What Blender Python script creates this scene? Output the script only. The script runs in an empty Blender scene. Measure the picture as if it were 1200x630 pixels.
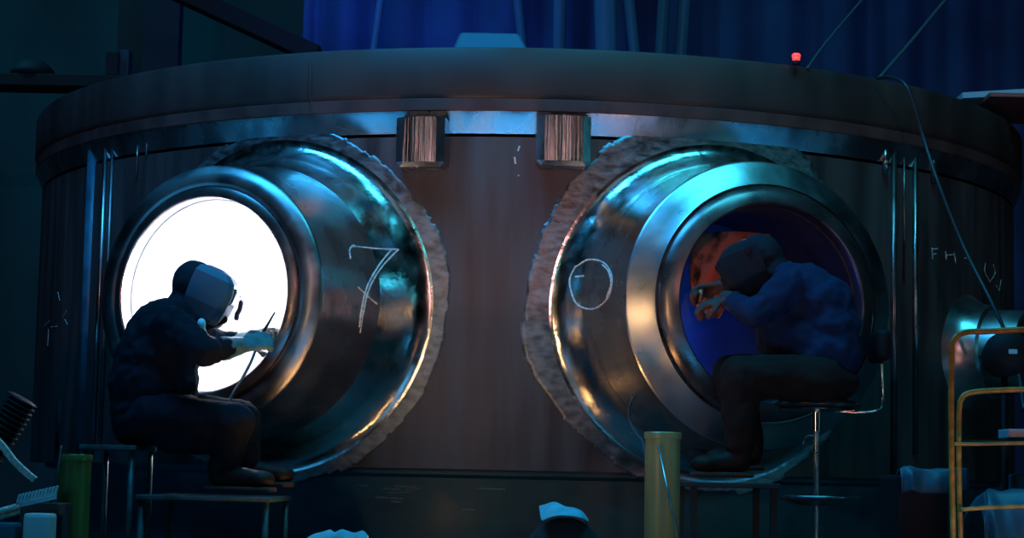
import bpy, bmesh, math, random
import numpy as np
from mathutils import Vector, Matrix, noise
from mathutils.bvhtree import BVHTree
PI = math.pi; R_ = math.radians
scn = bpy.context.scene
COL = scn.collection
random.seed(7)
# ---------------------------------------------------------------- camera
CAM = Vector((0, -11.25, 0.55))
FPX = 2323.4
yaw, pit, roll = -0.007, 0.105, 0.021
cy_, sy_, cp_, sp_ = math.cos(yaw), math.sin(yaw), math.cos(pit), math.sin(pit)
Rt = Vector((cy_, -sy_, 0)); Fw = Vector((sy_*cp_, cy_*cp_, sp_)); Up = Vector((-sy_*sp_, -cy_*sp_, cp_))
cr, sr = math.cos(roll), math.sin(roll)
R2 = cr*Rt + sr*Up; U2 = cr*Up - sr*Rt
cd = bpy.data.cameras.new('camera'); cam = bpy.data.objects.new('camera', cd); COL.objects.link(cam)
cam.matrix_world = Matrix(((R2.x, U2.x, -Fw.x, CAM.x), (R2.y, U2.y, -Fw.y, CAM.y), (R2.z, U2.z, -Fw.z, CAM.z), (0, 0, 0, 1)))
cd.sensor_width = 36; cd.lens = FPX/1200*36; cd.clip_end = 200
scn.camera = cam
def ray(x, y): return (R2*(x-600) + U2*(315-y) + Fw*FPX).normalized()
def px(x, y, Y):
    d = ray(x, y); return CAM + d*((Y-CAM.y)/d.y)
def mpp(Y): return (Y-CAM.y)/FPX          # metres per pixel at a depth
# ---------------------------------------------------------------- world and light
scn.view_settings.view_transform = 'Standard'; scn.view_settings.look = 'None'
scn.view_settings.exposure = -0.12; scn.view_settings.gamma = 1; scn.view_settings.use_curve_mapping = False
w = bpy.data.worlds.new('hall_dark'); scn.world = w; w.use_nodes = True
w.node_tree.nodes['Background'].inputs[0].default_value = (0.10, 0.32, 0.48, 1)
w.node_tree.nodes['Background'].inputs[1].default_value = 0.02
def area(name, loc, target, size, power, color, sizey=None, spread=None):
    l = bpy.data.lights.new(name, 'AREA'); l.energy = power; l.color = color; l.size = size
    if sizey: l.shape = 'RECTANGLE'; l.size_y = sizey
    if spread: l.spread = R_(spread)
    o = bpy.data.objects.new(name, l); COL.objects.link(o); o.location = loc
    o.rotation_euler = (Vector(target)-Vector(loc)).to_track_quat('-Z', 'Y').to_euler(); return o
def point(name, loc, power, color, r=.05):
    l = bpy.data.lights.new(name, 'POINT'); l.energy = power; l.color = color; l.shadow_soft_size = r
    o = bpy.data.objects.new(name, l); COL.objects.link(o); o.location = loc; return o
# overhead hall luminaires, blue to the left and cyan to the right
area('hall_lamp_blue', (-1.7, -4.5, 5.6), (-1.3, -3.3, 1.8), 2.6, 230, (0.03, 0.40, 0.95), 1.1)
area('hall_lamp_cyan', (1.2, -4.5, 5.6), (.9, -3.3, 1.8), 2.2, 105, (0.04, 0.60, 0.85), 1.1)
# broad dim fill added high in front to lift the lower shell
area('hall_lamp_front', (0, -13, 8.5), (0, -2.7, 1.2), 5.0, 22, (0.30, 0.48, 0.62), 2.5)
# warm hall lamp far behind the camera, cut off low down by the added barrier
area('hall_lamp_warm', (-.5, -19.5, 3.1), (0, -2.7, 1.6), .08, 190, (1.0, 0.45, 0.42))
# warm lamp low between the nozzles, stretched into strips to lengthen its highlights
for q, (pa, pb, pw) in enumerate((((-.80, -3.55, .05), (-.50, -4.35, .05), 6), ((-.34, -3.75, .05), (-.50, -4.6, .05), 6))):
    lo = area('work_strip_warm', Vector(pa).lerp(Vector(pb), .5), (0, 0, 0), .06, pw, (1.0, 0.52, 0.18), .85, spread=120)
    dv = (Vector(pa)-Vector(pb)).normalized(); zz = Vector((0, -.55, -.83)); zz = (zz-dv*zz.dot(dv)).normalized()   # light leaves along -zz
    xx = dv.cross(zz); lo.rotation_euler = Matrix((xx, dv, zz)).transposed().to_euler()
area('work_lamp_amber', (-1.75, -7.3, 1.0), (.4, -2.8, 1.1), .12, 1.3, (1.0, 0.62, 0.30), .3, spread=42)  # unseen light added to catch gold on the right nozzle's fillet
area('work_lamp_pink', (1.75, -6.6, .12), (1.6, -3.6, .95), .35, 1.2, (1.0, 0.46, 0.34), .2, spread=70)  # warm fill added for the stool, trousers and trolley tubes
area('hall_lamp_side_teal', (-3.7, -15, 4.0), (-.4, -2.8, 1.9), 1.2, 12, (0.10, 0.75, 0.85), .4)  # unseen light added so the lugs reflect cyan
area('work_strip_blue', (.0, -5.6, .06), (.0, -2.72, 2.1), 3.6, 2.6, (0.03, 0.40, 0.90), .16, spread=50)  # unseen strip added so the flange chamfer reflects blue
for sx_ in (-1, 1): area('work_strip_blue', (3.5*sx_, -4.7, .06), (1.2*sx_, -2.42, 2.1), 3.0, 2.4 if sx_ < 0 else 1.2, (0.03, 0.40, 0.90), .16, spread=60)  # two more added strips carry the blue along the chamfer's sides
area('work_strip_teal', (-.5, -5.2, .05), (-.5, -3.6, 1.6), 3.0, 1.5, (0.04, 0.50, 0.80), .3)  # low fill added to tint the ground patches teal
area('side_lamp_teal', (6.5, -6.5, 1.9), (2.4, -2.0, 1.2), 1.2, 16, (0.08, 0.65, 0.8), 1.6)
# ---------------------------------------------------------------- helpers
def link(name, me, mat=None, parent=None, smooth=False):
    o = bpy.data.objects.new(name, me); COL.objects.link(o)
    if mat: me.materials.append(mat)
    if parent: o.parent = parent
    if smooth:
        me.polygons.foreach_set('use_smooth', [True]*len(me.polygons)); me.update()
    return o
def tag(o, label=None, cat=None, group=None, kind=None):
    if label: o['label'] = label
    if cat: o['category'] = cat
    if group: o['group'] = group
    if kind: o['kind'] = kind
    return o
def empty(name, label, cat, group=None, loc=(0, 0, 0)):
    o = bpy.data.objects.new(name, None); COL.objects.link(o); o.empty_display_size = .1; o.location = loc
    return tag(o, label, cat, group)
class MB:
    def __init__(s): s.bm = bmesh.new()
    def box(s, c, size, rot=None, bev=0):
        M = Matrix.Translation(Vector(c))
        if rot is not None: M = M @ (rot.to_4x4() if hasattr(rot, 'to_4x4') else Matrix.Rotation(rot, 4, 'Z'))
        M = M @ Matrix.Diagonal((size[0], size[1], size[2], 1))
        g = bmesh.ops.create_cube(s.bm, size=1, matrix=M)
        if bev:
            es = list({e for v in g['verts'] for e in v.link_edges})
            bmesh.ops.bevel(s.bm, geom=es, offset=bev, segments=2, affect='EDGES', profile=.6)
        return s
    def tube(s, pts, r, n=12, caps=True, closed=False):
        pts = [Vector(p) for p in pts]; m = len(pts)
        rs = r if isinstance(r, (list, tuple)) else [r]*m
        rings = []; up = None
        for i, p in enumerate(pts):
            if closed: d = pts[(i+1) % m]-pts[i-1]
            else: d = pts[min(i+1, m-1)]-pts[max(i-1, 0)]
            d.normalize()
            if up is None:
                up = Vector((0, 0, 1)) if abs(d.z) < .9 else Vector((1, 0, 0))
            sx = d.cross(up)
            if sx.length < 1e-5: sx = d.orthogonal()
            sx.normalize(); up = sx.cross(d).normalized()
            rings.append([s.bm.verts.new(p+rs[i]*(math.cos(a)*sx+math.sin(a)*up)) for a in [2*PI*k/n for k in range(n)]])
        for i in range(m if closed else m-1):
            a, b = rings[i], rings[(i+1) % m]
            for k in range(n): s.bm.faces.new((a[k], a[(k+1) % n], b[(k+1) % n], b[k]))
        if caps and not closed:
            s.bm.faces.new(rings[0][::-1]); s.bm.faces.new(rings[-1])
        return s
    def lathe(s, prof, c=(0, 0, 0), n=32, axis=None, cap=True):
        q = (Vector((0, 0, 1)).rotation_difference(Vector(axis).normalized())) if axis is not None else None
        rings = []
        for r, z in prof:
            ring = []
            for k in range(n):
                a = 2*PI*k/n; v = Vector((r*math.cos(a), r*math.sin(a), z))
                if q: v = q @ v
                ring.append(s.bm.verts.new(v+Vector(c)))
            rings.append(ring)
        for a, b in zip(rings, rings[1:]):
            for k in range(n): s.bm.faces.new((a[k], a[(k+1) % n], b[(k+1) % n], b[k]))
        if cap:
            if prof[0][0] > 1e-4: s.bm.faces.new(rings[0][::-1])
            if prof[-1][0] > 1e-4: s.bm.faces.new(rings[-1])
        return s
    def ell(s, c, rad, rot=None, sub=3):
        M = Matrix.Translation(Vector(c))
        if rot is not None: M = M @ rot.to_4x4()
        M = M @ Matrix.Diagonal((rad[0], rad[1], rad[2], 1))
        bmesh.ops.create_icosphere(s.bm, subdivisions=sub, radius=1, matrix=M); return s
    def cap(s, p0, r0, p1, r1, fl=1.0):
        p0, p1 = Vector(p0), Vector(p1); d = p1-p0; L = d.length
        n = 8; pts = []; rs = []
        e0 = d.normalized()
        for k in range(5):
            a = PI/2*(1-k/4); pts.append(p0-e0*r0*math.sin(a)*.98); rs.append(max(r0*math.cos(a), .001))
        for k in range(1, 5):
            a = PI/2*k/4; 
            if k == 1: pts.append(p1+e0*0.0001); rs.append(r1)
            pts.append(p1+e0*r1*math.sin(a)*.98); rs.append(max(r1*math.cos(a), .001))
        return s.tube(pts, rs, n=14)
    def hexa(s, v8):
        v = [s.bm.verts.new(p) for p in v8]
        for f in ((0, 3, 2, 1), (4, 5, 6, 7), (0, 1, 5, 4), (1, 2, 6, 5), (2, 3, 7, 6), (3, 0, 4, 7)):
            s.bm.faces.new([v[i] for i in f])
        return s
    def build(s, name, mat, parent=None, smooth=False, recalc=True, auto=None):
        if recalc: bmesh.ops.recalc_face_normals(s.bm, faces=s.bm.faces)
        me = bpy.data.meshes.new(name); s.bm.to_mesh(me); s.bm.free()
        o = link(name, me, mat, parent, smooth or auto is not None)
        if auto is not None: me.set_sharp_from_angle(angle=R_(auto))
        return o
    def blob(s, name, mat, parent=None, voxel=.012, it=6, folds=0, fscale=.08):
        o = s.build(name, mat, parent, smooth=True)
        m = o.modifiers.new('remesh', 'REMESH'); m.mode = 'VOXEL'; m.voxel_size = voxel; m.use_smooth_shade = True
        m = o.modifiers.new('smooth', 'SMOOTH'); m.iterations = it; m.factor = .6
        if folds:
            t = bpy.data.textures.new('folds', 'CLOUDS'); t.noise_scale = fscale; t.noise_depth = 2
            m = o.modifiers.new('folds', 'DISPLACE'); m.texture = t; m.strength = folds; m.mid_level = .5; m.texture_coords = 'LOCAL'
        return o
def spl(pts, n=8):
    """Catmull-Rom through points"""
    P = [Vector(p) for p in pts]; P = [2*P[0]-P[1]]+P+[2*P[-1]-P[-2]]; out = []
    for i in range(1, len(P)-2):
        for k in range(n):
            t = k/n; a, b, c, d = P[i-1], P[i], P[i+1], P[i+2]
            out.append(.5*((2*b)+(-a+c)*t+(2*a-5*b+4*c-d)*t*t+(-a+3*b-3*c+d)*t**3))
    out.append(P[-2]); return out
def mat(name, base, rough=.5, metal=0., emis=None, es=0, noise_s=None, var=.35, stretch=(1, 1, 1), bump=0, rvar=0, alpha=None, trans=0, sheen=0, aniso=0, col2=None, thr=(.35, .65), detail=6, spec=.5):
    m = bpy.data.materials.new(name); m.use_nodes = True; nt = m.node_tree; b = nt.nodes['Principled BSDF']
    b.inputs['Base Color'].default_value = (*base, 1); b.inputs['Roughness'].default_value = rough; b.inputs['Metallic'].default_value = metal
    b.inputs['Specular IOR Level'].default_value = spec
    if trans: b.inputs['Transmission Weight'].default_value = trans
    if sheen: b.inputs['Sheen Weight'].default_value = sheen
    if aniso: b.inputs['Anisotropic'].default_value = aniso
    if emis: b.inputs['Emission Color'].default_value = (*emis, 1); b.inputs['Emission Strength'].default_value = es
    if noise_s:
        tc = nt.nodes.new('ShaderNodeTexCoord'); mp = nt.nodes.new('ShaderNodeMapping'); mp.inputs['Scale'].default_value = stretch
        nz = nt.nodes.new('ShaderNodeTexNoise'); nz.inputs['Scale'].default_value = noise_s; nz.inputs['Detail'].default_value = detail
        nt.links.new(tc.outputs['Object'], mp.inputs[0]); nt.links.new(mp.outputs[0], nz.inputs['Vector'])
        cr = nt.nodes.new('ShaderNodeValToRGB'); e = cr.color_ramp.elements
        e[0].position, e[1].position = thr
        c2 = col2 if col2 else tuple(min(1, c*(1+var)) for c in base)
        c1 = base if col2 else tuple(c*(1-var) for c in base)
        e[0].color = (*c1, 1); e[1].color = (*c2, 1)
        nt.links.new(nz.outputs[0], cr.inputs[0]); nt.links.new(cr.outputs[0], b.inputs['Base Color'])
        if rvar:
            mr = nt.nodes.new('ShaderNodeMapRange'); mr.inputs['From Min'].default_value = .3; mr.inputs['From Max'].default_value = .7
            mr.inputs['To Min'].default_value = max(.03, rough-rvar); mr.inputs['To Max'].default_value = min(1, rough+rvar)
            nt.links.new(nz.outputs[0], mr.inputs[0]); nt.links.new(mr.outputs[0], b.inputs['Roughness'])
        if bump:
            bp = nt.nodes.new('ShaderNodeBump'); bp.inputs['Strength'].default_value = bump; bp.inputs['Distance'].default_value = .01
            nt.links.new(nz.outputs[0], bp.inputs['Height']); nt.links.new(bp.outputs[0], b.inputs['Normal'])
    return m
M = {}
M['shell'] = mat('dark_scaled_steel', (.055, .040, .042), .52, .5, noise_s=3.2, stretch=(3, 3, .35), col2=(.15, .115, .115), bump=.35, rvar=.16, thr=(.3, .75))
M['flange'] = mat('flange_steel', (.032, .016, .015), .6, .15, noise_s=2.5, stretch=(2, 2, .6), col2=(.065, .032, .028), bump=.3, rvar=.12, thr=(.3, .75))
M['rust'] = mat('reddish_primer_steel', (.07, .028, .026), .6, .3, noise_s=4, stretch=(2, 2, 1), col2=(.13, .05, .045), bump=.2, rvar=.12)
M['chamfer'] = mat('machined_chamfer_steel', (.36, .40, .44), .27, .95, noise_s=7, stretch=(1, 1, .6), var=.25, bump=.12, rvar=.1)
M['polish'] = mat('machined_nozzle_steel', (.36, .36, .37), .26, 1., noise_s=4, stretch=(1, 1, 1), col2=(.62, .6, .58), bump=.5, rvar=.10, thr=(.3, .7))
M['bevel'] = mat('machined_bevel_steel', (.40, .40, .41), .33, 1., noise_s=5, col2=(.62, .6, .6), bump=.25, rvar=.08)
M['bevel_dark'] = mat('dark_machined_bevel_steel', (.22, .22, .23), .38, 1., noise_s=6, col2=(.4, .4, .4), bump=.3, rvar=.1)  # darkened copy of the bevel steel, shade put into its colour
M['fillet'] = mat('bright_fillet_steel', (.62, .6, .57), .2, 1., noise_s=14, col2=(.7, .68, .66), bump=.3, rvar=.08)
M['patch'] = mat('ground_weld_steel', (.14, .15, .16), .42, .9, noise_s=38, stretch=(.5, .5, 1), col2=(.32, .32, .34), bump=.5, rvar=.12)
M['lip'] = mat('nozzle_lip_steel', (.16, .13, .13), .3, .9, noise_s=8, col2=(.25, .2, .2), bump=.1, rvar=.08)
M['bore_dark'] = mat('dark_bore_steel', (.10, .09, .10), .4, .8, noise_s=6, var=.3, bump=.2)  # bore steel darkened in colour to keep the right bore in shade
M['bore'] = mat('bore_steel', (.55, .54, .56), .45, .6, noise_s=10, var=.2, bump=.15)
M['lug'] = mat('brushed_lug_steel', (.6, .56, .55), .22, 1., noise_s=9, stretch=(9, 9, .15), var=.3, bump=.8, rvar=.08)
M['rail'] = mat('bright_guide_rail', (.3, .3, .3), .28, 1., noise_s=9, stretch=(1, 1, .4), var=.4, rvar=.12, bump=.2)
M['stand'] = mat('blue_painted_stand', (.015, .08, .13), .45, .1, noise_s=5, stretch=(1, 1, 1.6), col2=(.03, .15, .22), bump=.2, rvar=.15)
M['chalk'] = mat('white_chalk', (.75, .72, .72), .9, noise_s=120, col2=(.3, .3, .3), thr=(.45, .7))
M['cloth'] = mat('navy_work_cloth', (.006, .008, .014), .9, noise_s=30, var=.3, spec=.15)
M['jacket2'] = mat('blue_work_jacket', (.008, .018, .06), .85, noise_s=20, var=.25, spec=.2)
M['trouser2'] = mat('brown_work_trousers', (.014, .009, .008), .9, noise_s=20, var=.25, spec=.2)
M['skin'] = mat('skin', (.45, .26, .19), .5)
M['hood'] = mat('dark_hood_fabric', (.010, .013, .022), .85, spec=.2)
M['helmet'] = mat('blue_grey_helmet_shell', (.02, .10, .17), .45)
M['visor'] = mat('dark_visor_glass', (.01, .01, .012), .1)
M['white'] = mat('white_cloth', (.75, .77, .8), .8)
M['glove'] = mat('teal_leather_glove', (.05, .14, .15), .75, noise_s=30, var=.3)
M['glove_dark'] = mat('dark_red_leather_glove', (.10, .035, .03), .8, noise_s=30, var=.3)
M['glove_pale'] = mat('pale_leather_glove', (.5, .38, .28), .75, noise_s=30, var=.3)
M['boot'] = mat('brown_leather_boot', (.009, .007, .006), .6, spec=.2)
M['sole'] = mat('brown_rubber_sole', (.035, .024, .02), .8)
M['black'] = mat('black_rubber', (.008, .008, .010), .7, spec=.2)
M['seat'] = mat('dark_seat_vinyl', (.02, .03, .04), .3)
M['chrome'] = mat('chrome_steel', (.62, .58, .58), .18, 1.)
M['satin'] = mat('satin_steel', (.35, .42, .45), .32, .9, noise_s=20, var=.3, rvar=.1)
M['teal'] = mat('teal_painted_tube', (.03, .07, .07), .4, .2, noise_s=25, var=.4)
M['olive'] = mat('olive_painted_steel', (.16, .13, .03), .3, .2, noise_s=8, stretch=(1, 1, .3), var=.3, rvar=.08)
M['olive_pale'] = mat('yellow_olive_painted_steel', (.36, .27, .10), .36, .1, noise_s=8, stretch=(1, 1, .3), var=.2, rvar=.08)
M['yellow'] = mat('ochre_painted_tube', (.45, .20, .03), .4, .1, noise_s=30, var=.35)
M['tealcloth'] = mat('teal_cloth', (.12, .5, .6), .8, noise_s=20, var=.15)
M['blanket'] = mat('rust_leather_blanket', (.04, .015, .015), .8, noise_s=7, col2=(.75, .24, .16), bump=.3, thr=(.42, .52))
M['wall'] = mat('dark_teal_wall_sheet', (.03, .09, .11), .8, noise_s=.6, var=.35, stretch=(1, 1, .5))
M['steelbg'] = mat('dark_hall_steel', (.01, .02, .028), .7)
M['bluecurtain'] = mat('blue_hall_curtain', (.03, .09, .23), .8, noise_s=.8, var=.3)
M['strip'] = mat('translucent_curtain_strip', (.05, .17, .24), .5, noise_s=2, var=.3, stretch=(1, 1, .2))
M['cable'] = mat('cable_sheath', (.012, .014, .02), .5)
M['rope'] = mat('steel_wire_rope', (.04, .05, .06), .7, .1)
M['floor'] = mat('concrete_floor', (.03, .04, .045), .6, noise_s=2, var=.3)
M['red_lamp'] = mat('red_signal_lamp_glass', (.8, .1, .08), .3, emis=(1., .07, .05), es=1.1)
M['greyboard'] = mat('grey_painted_plate', (.35, .36, .38), .6)
M['redboard'] = mat('red_painted_plate', (.35, .07, .06), .6)
M['tan'] = mat('tan_webbing', (.65, .42, .34), .8, noise_s=60, var=.3)
M['palebox'] = mat('pale_grey_plastic', (.5, .46, .46), .5)
M['darkcloth'] = mat('dark_cloth', (.012, .016, .02), .9)
M['bluecloth'] = mat('blue_grey_sheet', (.02, .07, .11), .5, noise_s=6, var=.3)
M['hoodmetal'] = mat('blue_translucent_cover', (.03, .11, .17), .5)

# ---------------------------------------------------------------- hall
FL = -0.0
def struct(name, mb, m): o = mb.build(name, m); o['kind'] = 'structure'; return o
struct('floor', MB().box((0, -1, -.05), (34, 44, .1)), M['floor'])
struct('wall_back', MB().box((0, 16.1, 6), (34, .2, 12)), M['wall'])
struct('wall_left', MB().box((-17.1, -1, 6), (.2, 44, 12)), M['wall'])
struct('wall_right', MB().box((17.1, -1, 6), (.2, 44, 12)), M['wall'])
struct('ceiling', MB().box((0, -1, 12.1), (34.4, 44, .2)), M['steelbg'])
struct('wall_front', MB().box((0, -23.1, 6), (34, .2, 12)), M['wall'])
o = MB().box((0, -13.6, 1.225), (14, .12, 2.45)).build('screen_wall', M['steelbg']); tag(o, 'low dark steel screen wall standing behind the viewpoint', 'screen wall')  # added to cast the level shadow edge across the shell

# ---------------------------------------------------------------- vessel
RV = 2.7
ZN = .741+.55
vessel = empty('reactor_vessel', 'huge dark steel cylindrical vessel with a flange and open machined nozzles', 'pressure vessel')
TH1, TH2, TH3 = R_(24.5), R_(18.2), R_(53.5)
def nframe(th): return Vector((math.sin(th), -math.cos(th), 0)), Vector((math.cos(th), math.sin(th), 0))
NOZ = [(-TH1, ZN, .70), (TH2, ZN, .70), (TH3, ZN-.08, .22)]
def shell_mesh():
    bm = bmesh.new(); nphi = 900
    zs = list(np.linspace(.583, 2.03, 75))
    rings = []
    for z in zs:
        rings.append([bm.verts.new((RV*math.sin(a), -RV*math.cos(a), z)) for a in [2*PI*k/nphi for k in range(nphi)]])
    for a, b in zip(rings, rings[1:]):
        for k in range(nphi):
            c = (a[k].co+b[k].co)/2
            skip = False
            for th, zn, rr in NOZ:
                n, t = nframe(th)
                if c.dot(n) > 0 and math.hypot(c.dot(t), c.z-zn) < rr: skip = True
            if not skip: bm.faces.new((a[k], a[(k+1) % nphi], b[(k+1) % nphi], b[k]))
    for v in [v for v in bm.verts if not v.link_faces]: bm.verts.remove(v)
    me = bpy.data.meshes.new('shell'); bm.to_mesh(me); bm.free(); return link('shell', me, M['shell'], vessel, True)
shell = shell_mesh()
# inner wall and bottom
inn = MB().lathe([(2.32, 2.42), (2.32, .60), (0, .60)], n=128, cap=False).build('inner_wall', M['bore'], vessel, True)
inn.data.flip_normals() if False else None
lowp = MB().lathe([(2.69, .583), (2.32, .583)], n=256, cap=False).build('bottom_edge', M['flange'], vessel, False)
def ringpart(name, prof, m, auto=35): return MB().lathe(prof, n=300, cap=False).build(name, m, vessel, auto=auto)
ringpart('flange_chamfer', [(2.698, 2.045), (2.701, 2.052), (2.706, 2.066), (2.728, 2.118), (2.735, 2.138)], M['chamfer'])
ringpart('flange_lower_band', [(2.735, 2.138), (2.740, 2.142), (2.740, 2.190), (2.736, 2.195)], M['rust'])
ringpart('flange', [(2.736, 2.195), (2.744, 2.205), (2.747, 2.218), (2.747, 2.405), (2.737, 2.42), (2.32, 2.42)], M['flange'])

def nozzle(th, zn, seed, rpatch=(.84, .84), label=None, sc=1.0):
    n, t = nframe(th); rnd = random.Random(seed)
    root_prof = {}
    def P(rho, phi, h, tt):
        u = rho*math.cos(phi); v = rho*math.sin(phi)
        sw = math.sqrt(RV*RV-u*u)
        w_ = (1-tt)*(sw+h)+tt*(RV+h)
        return n*w_+t*u+Vector((0, 0, zn+v))
    NP = 720
    def rings(prof, jag=None, sm=True):
        bm = bmesh.new(); rs = []
        for rho, h, tt in prof:
            ring = []
            for k in range(NP):
                ph = 2*PI*k/NP; r_ = rho
                if jag and rho >= jag[0]: r_ = jag[0]+(jag[1][k]-jag[0])*((rho-jag[0])/(1-jag[0]))
                ring.append(bm.verts.new(P(r_, ph, h, tt)))
            rs.append(ring)
        for a, b in zip(rs, rs[1:]):
            for k in range(NP): bm.faces.new((a[k], a[(k+1) % NP], b[(k+1) % NP], b[k]))
        return bm
    def mk(name, prof, m, parent=None, jag=None, auto=None):
        bm = rings(prof, jag); bmesh.ops.recalc_face_normals(bm, faces=bm.faces)
        me = bpy.data.meshes.new(name); bm.to_mesh(me); bm.free()
        o = link(name, me, m, parent or vessel, True)
        if auto: me.set_sharp_from_angle(angle=R_(auto))
        return o
    def smooth(keys, per=5):
        q = spl([Vector(k) for k in keys], per); return [tuple(v) for v in q]
    left = th < 0
    bp = [(.552, .51, 1), (.56, .42, .97), (.572, .32, .85), (.586, .23, .65), (.602, .155, .42)] if left else [(.606, .44, 1), (.608, .36, .92), (.611, .27, .76), (.617, .19, .55), (.626, .13, .36)]
    barrel = mk('nozzle', smooth(bp), M['polish'])
    mk('fillet', smooth([bp[-1], (.640, .088, .22), (.658, .058, .13), (.682, .030, .06), (.706, .012, .02), (.728, .004, 0), (.745, .0018, 0)]), M['fillet'], barrel)
    if label: barrel['label'] = label
    if left:
        mk('bevel_ring', smooth([(.462, .548, 1), (.48, .553, 1), (.51, .547, 1), (.535, .532, 1), (.548, .52, 1), (.552, .51, 1)]), M['bevel_dark'], barrel)
        mk('lip', [(.41, .555, 1), (.412, .566, 1), (.418, .57, 1), (.44, .565, 1), (.455, .555, 1), (.458, .545, 1), (.462, .548, 1)], M['lip'], barrel, auto=30)
    else:
        mk('bevel_ring', [(.50, .515, 1), (.503, .512, 1), (.55, .481, 1), (.598, .449, 1), (.603, .445, 1), (.606, .44, 1)], M['bevel'], barrel, auto=25)
        mk('lip', [(.41, .555, 1), (.412, .566, 1), (.418, .57, 1), (.46, .555, 1), (.485, .53, 1), (.489, .522, 1), (.489, .505, 1), (.497, .505, 1), (.5, .515, 1)], M['lip'], barrel, auto=30)
    mk('bore', [(.41, -.42, 1), (.41, .30, 1), (.404, .305, 1), (.404, .50, 1), (.41, .505, 1), (.41, .555, 1)], M['bore'], barrel, auto=30)
    # jagged outline of the ground patch
    jr = []
    ph0 = rnd.random()*50; tooth = 0
    for k in range(NP):
        a = 2*PI*k/NP
        basep = rpatch[0]+(rpatch[1]-rpatch[0])*(.5+.5*math.cos(a-rpatch[2])) if len(rpatch) > 2 else rpatch[0]
        big = .022*noise.noise(Vector((math.cos(a)*2.2+ph0, math.sin(a)*2.2, 0)))
        if k == 0 or rnd.random() < .3: tooth = rnd.uniform(-.008, .010)
        else: tooth *= .8
        if k % 37 == 0: step = rnd.uniform(-.012, .012)
        jr.append(basep+big+tooth+step)
    mk('ground_patch', [(.735, .0018, 0), (.765, .0018, 0), (.83, .0018, 0), (.87, .0018, 0), (.9, .0018, 0), (.96, .0015, 0), (1.0, .001, 0), (1.0, -.004, 0)], M['patch'], barrel, jag=(.735, jr))
    return barrel, P
nz1, P1 = nozzle(-TH1, ZN, 3, (.775, .815, 0.1), 'polished forged nozzle lit white inside, chalked with a seven')
nz2, P2 = nozzle(TH2, ZN, 8, (.785, .865, 2.3), 'polished forged nozzle with dark blue bore and chalk circle')
# discs added behind the bores; pale and blue ones stand in for light
def disc(th, zn, w_, r, name, m, parent):
    n, t = nframe(th); mb = MB(); mb.lathe([(0, 0), (r, 0), (r, -.02), (0, -.02)], c=n*w_+Vector((0, 0, zn)), n=64, axis=n, cap=False)
    return mb.build(name, m, parent)
M['closure'] = mat('pale_closure_plate', (.8, .8, .84), .7, noise_s=7, var=.06)
disc(-TH1, ZN, RV-.32, .409, 'closure_plate', M['closure'], nz1)  # white disc stands in for arc glare filling the bore
M['closure2'] = mat('blue_closure_sheet', (.10, .22, .6), .5, noise_s=4, var=.3)
disc(TH2, ZN, RV-.12, .409, 'closure_plate', M['closure2'], nz2)  # blue colour stands in for the lit opening inside
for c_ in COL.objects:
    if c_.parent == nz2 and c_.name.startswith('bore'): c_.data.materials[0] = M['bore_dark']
# small right nozzle
n3, t3 = nframe(TH3); z3 = ZN-.09
c3 = n3*RV+Vector((0, 0, z3))
mb = MB(); prof = [(.36, -.12), (.33, -.06), (.30, -.02), (.265, .02), (.24, .06), (.225, .12), (.205, .13), (.20, .26), (.19, .30), (.172, .305), (.165, .30), (.165, -.05)]
mb.lathe([(r, h) for r, h in prof], c=c3, n=96, axis=n3, cap=False)
nz3 = mb.build('nozzle', M['bevel'], vessel, auto=40); nz3['label'] = 'small rough nozzle at the right edge of the vessel'
disc(TH3, z3, RV+.05, .166, 'closure_plate', M['black'], nz3)
# lugs under the flange
def lug(xc, wf, wb):
    a = math.asin((px(xc, 165, -2.72).x)/2.72); n, t = nframe(a)
    C0 = n*(RV-.01); d = .13
    z1 = px(xc, 136, -2.8).z; zf = px(xc, 188, -2.82).z; zb = px(xc, 198, -2.7).z
    hf, hb = wf/2, wb/2
    def v(u, w_, z): return C0+n*w_+t*u+Vector((0, 0, z))
    m1 = MB(); ns = 12; bm = m1.bm; rows = []
    for z in np.linspace(z1, zf, 6):
        rows.append([bm.verts.new(v(-hf+wf*i/ns, d+.012*math.sin(PI*i/ns), z)) for i in range(ns+1)])
    for r1, r2 in zip(rows, rows[1:]):
        for i in range(ns): bm.faces.new((r1[i], r1[i+1], r2[i+1], r2[i]))
    f = m1.build('key_lug', M['lug'], vessel, auto=30)
    m2 = MB(); bm = m2.bm
    e = .018
    def chain(h, zz, ww, k=.012): return [v(-h, ww, z1), v(-h, ww, zz+k), v(-h+k, ww, zz), v(h-k, ww, zz), v(h, ww, zz+k), v(h, ww, z1)]
    A = chain(hf, zf, d, .003); B = chain(hb, zb, d-e, .02); Cc = chain(hb, zb, 0, .02)
    for c0, c1 in ((A, B), (B, Cc)):
        v0 = [bm.verts.new(p) for p in c0]; v1 = [bm.verts.new(p) for p in c1]
        for q in range(5): bm.faces.new((v0[q], v0[q+1], v1[q+1], v1[q]))
    s = m2.build('bevelled_edge', M['chamfer'], f)
lug(497, .145, .215); lug(659, .165, .235)
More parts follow.
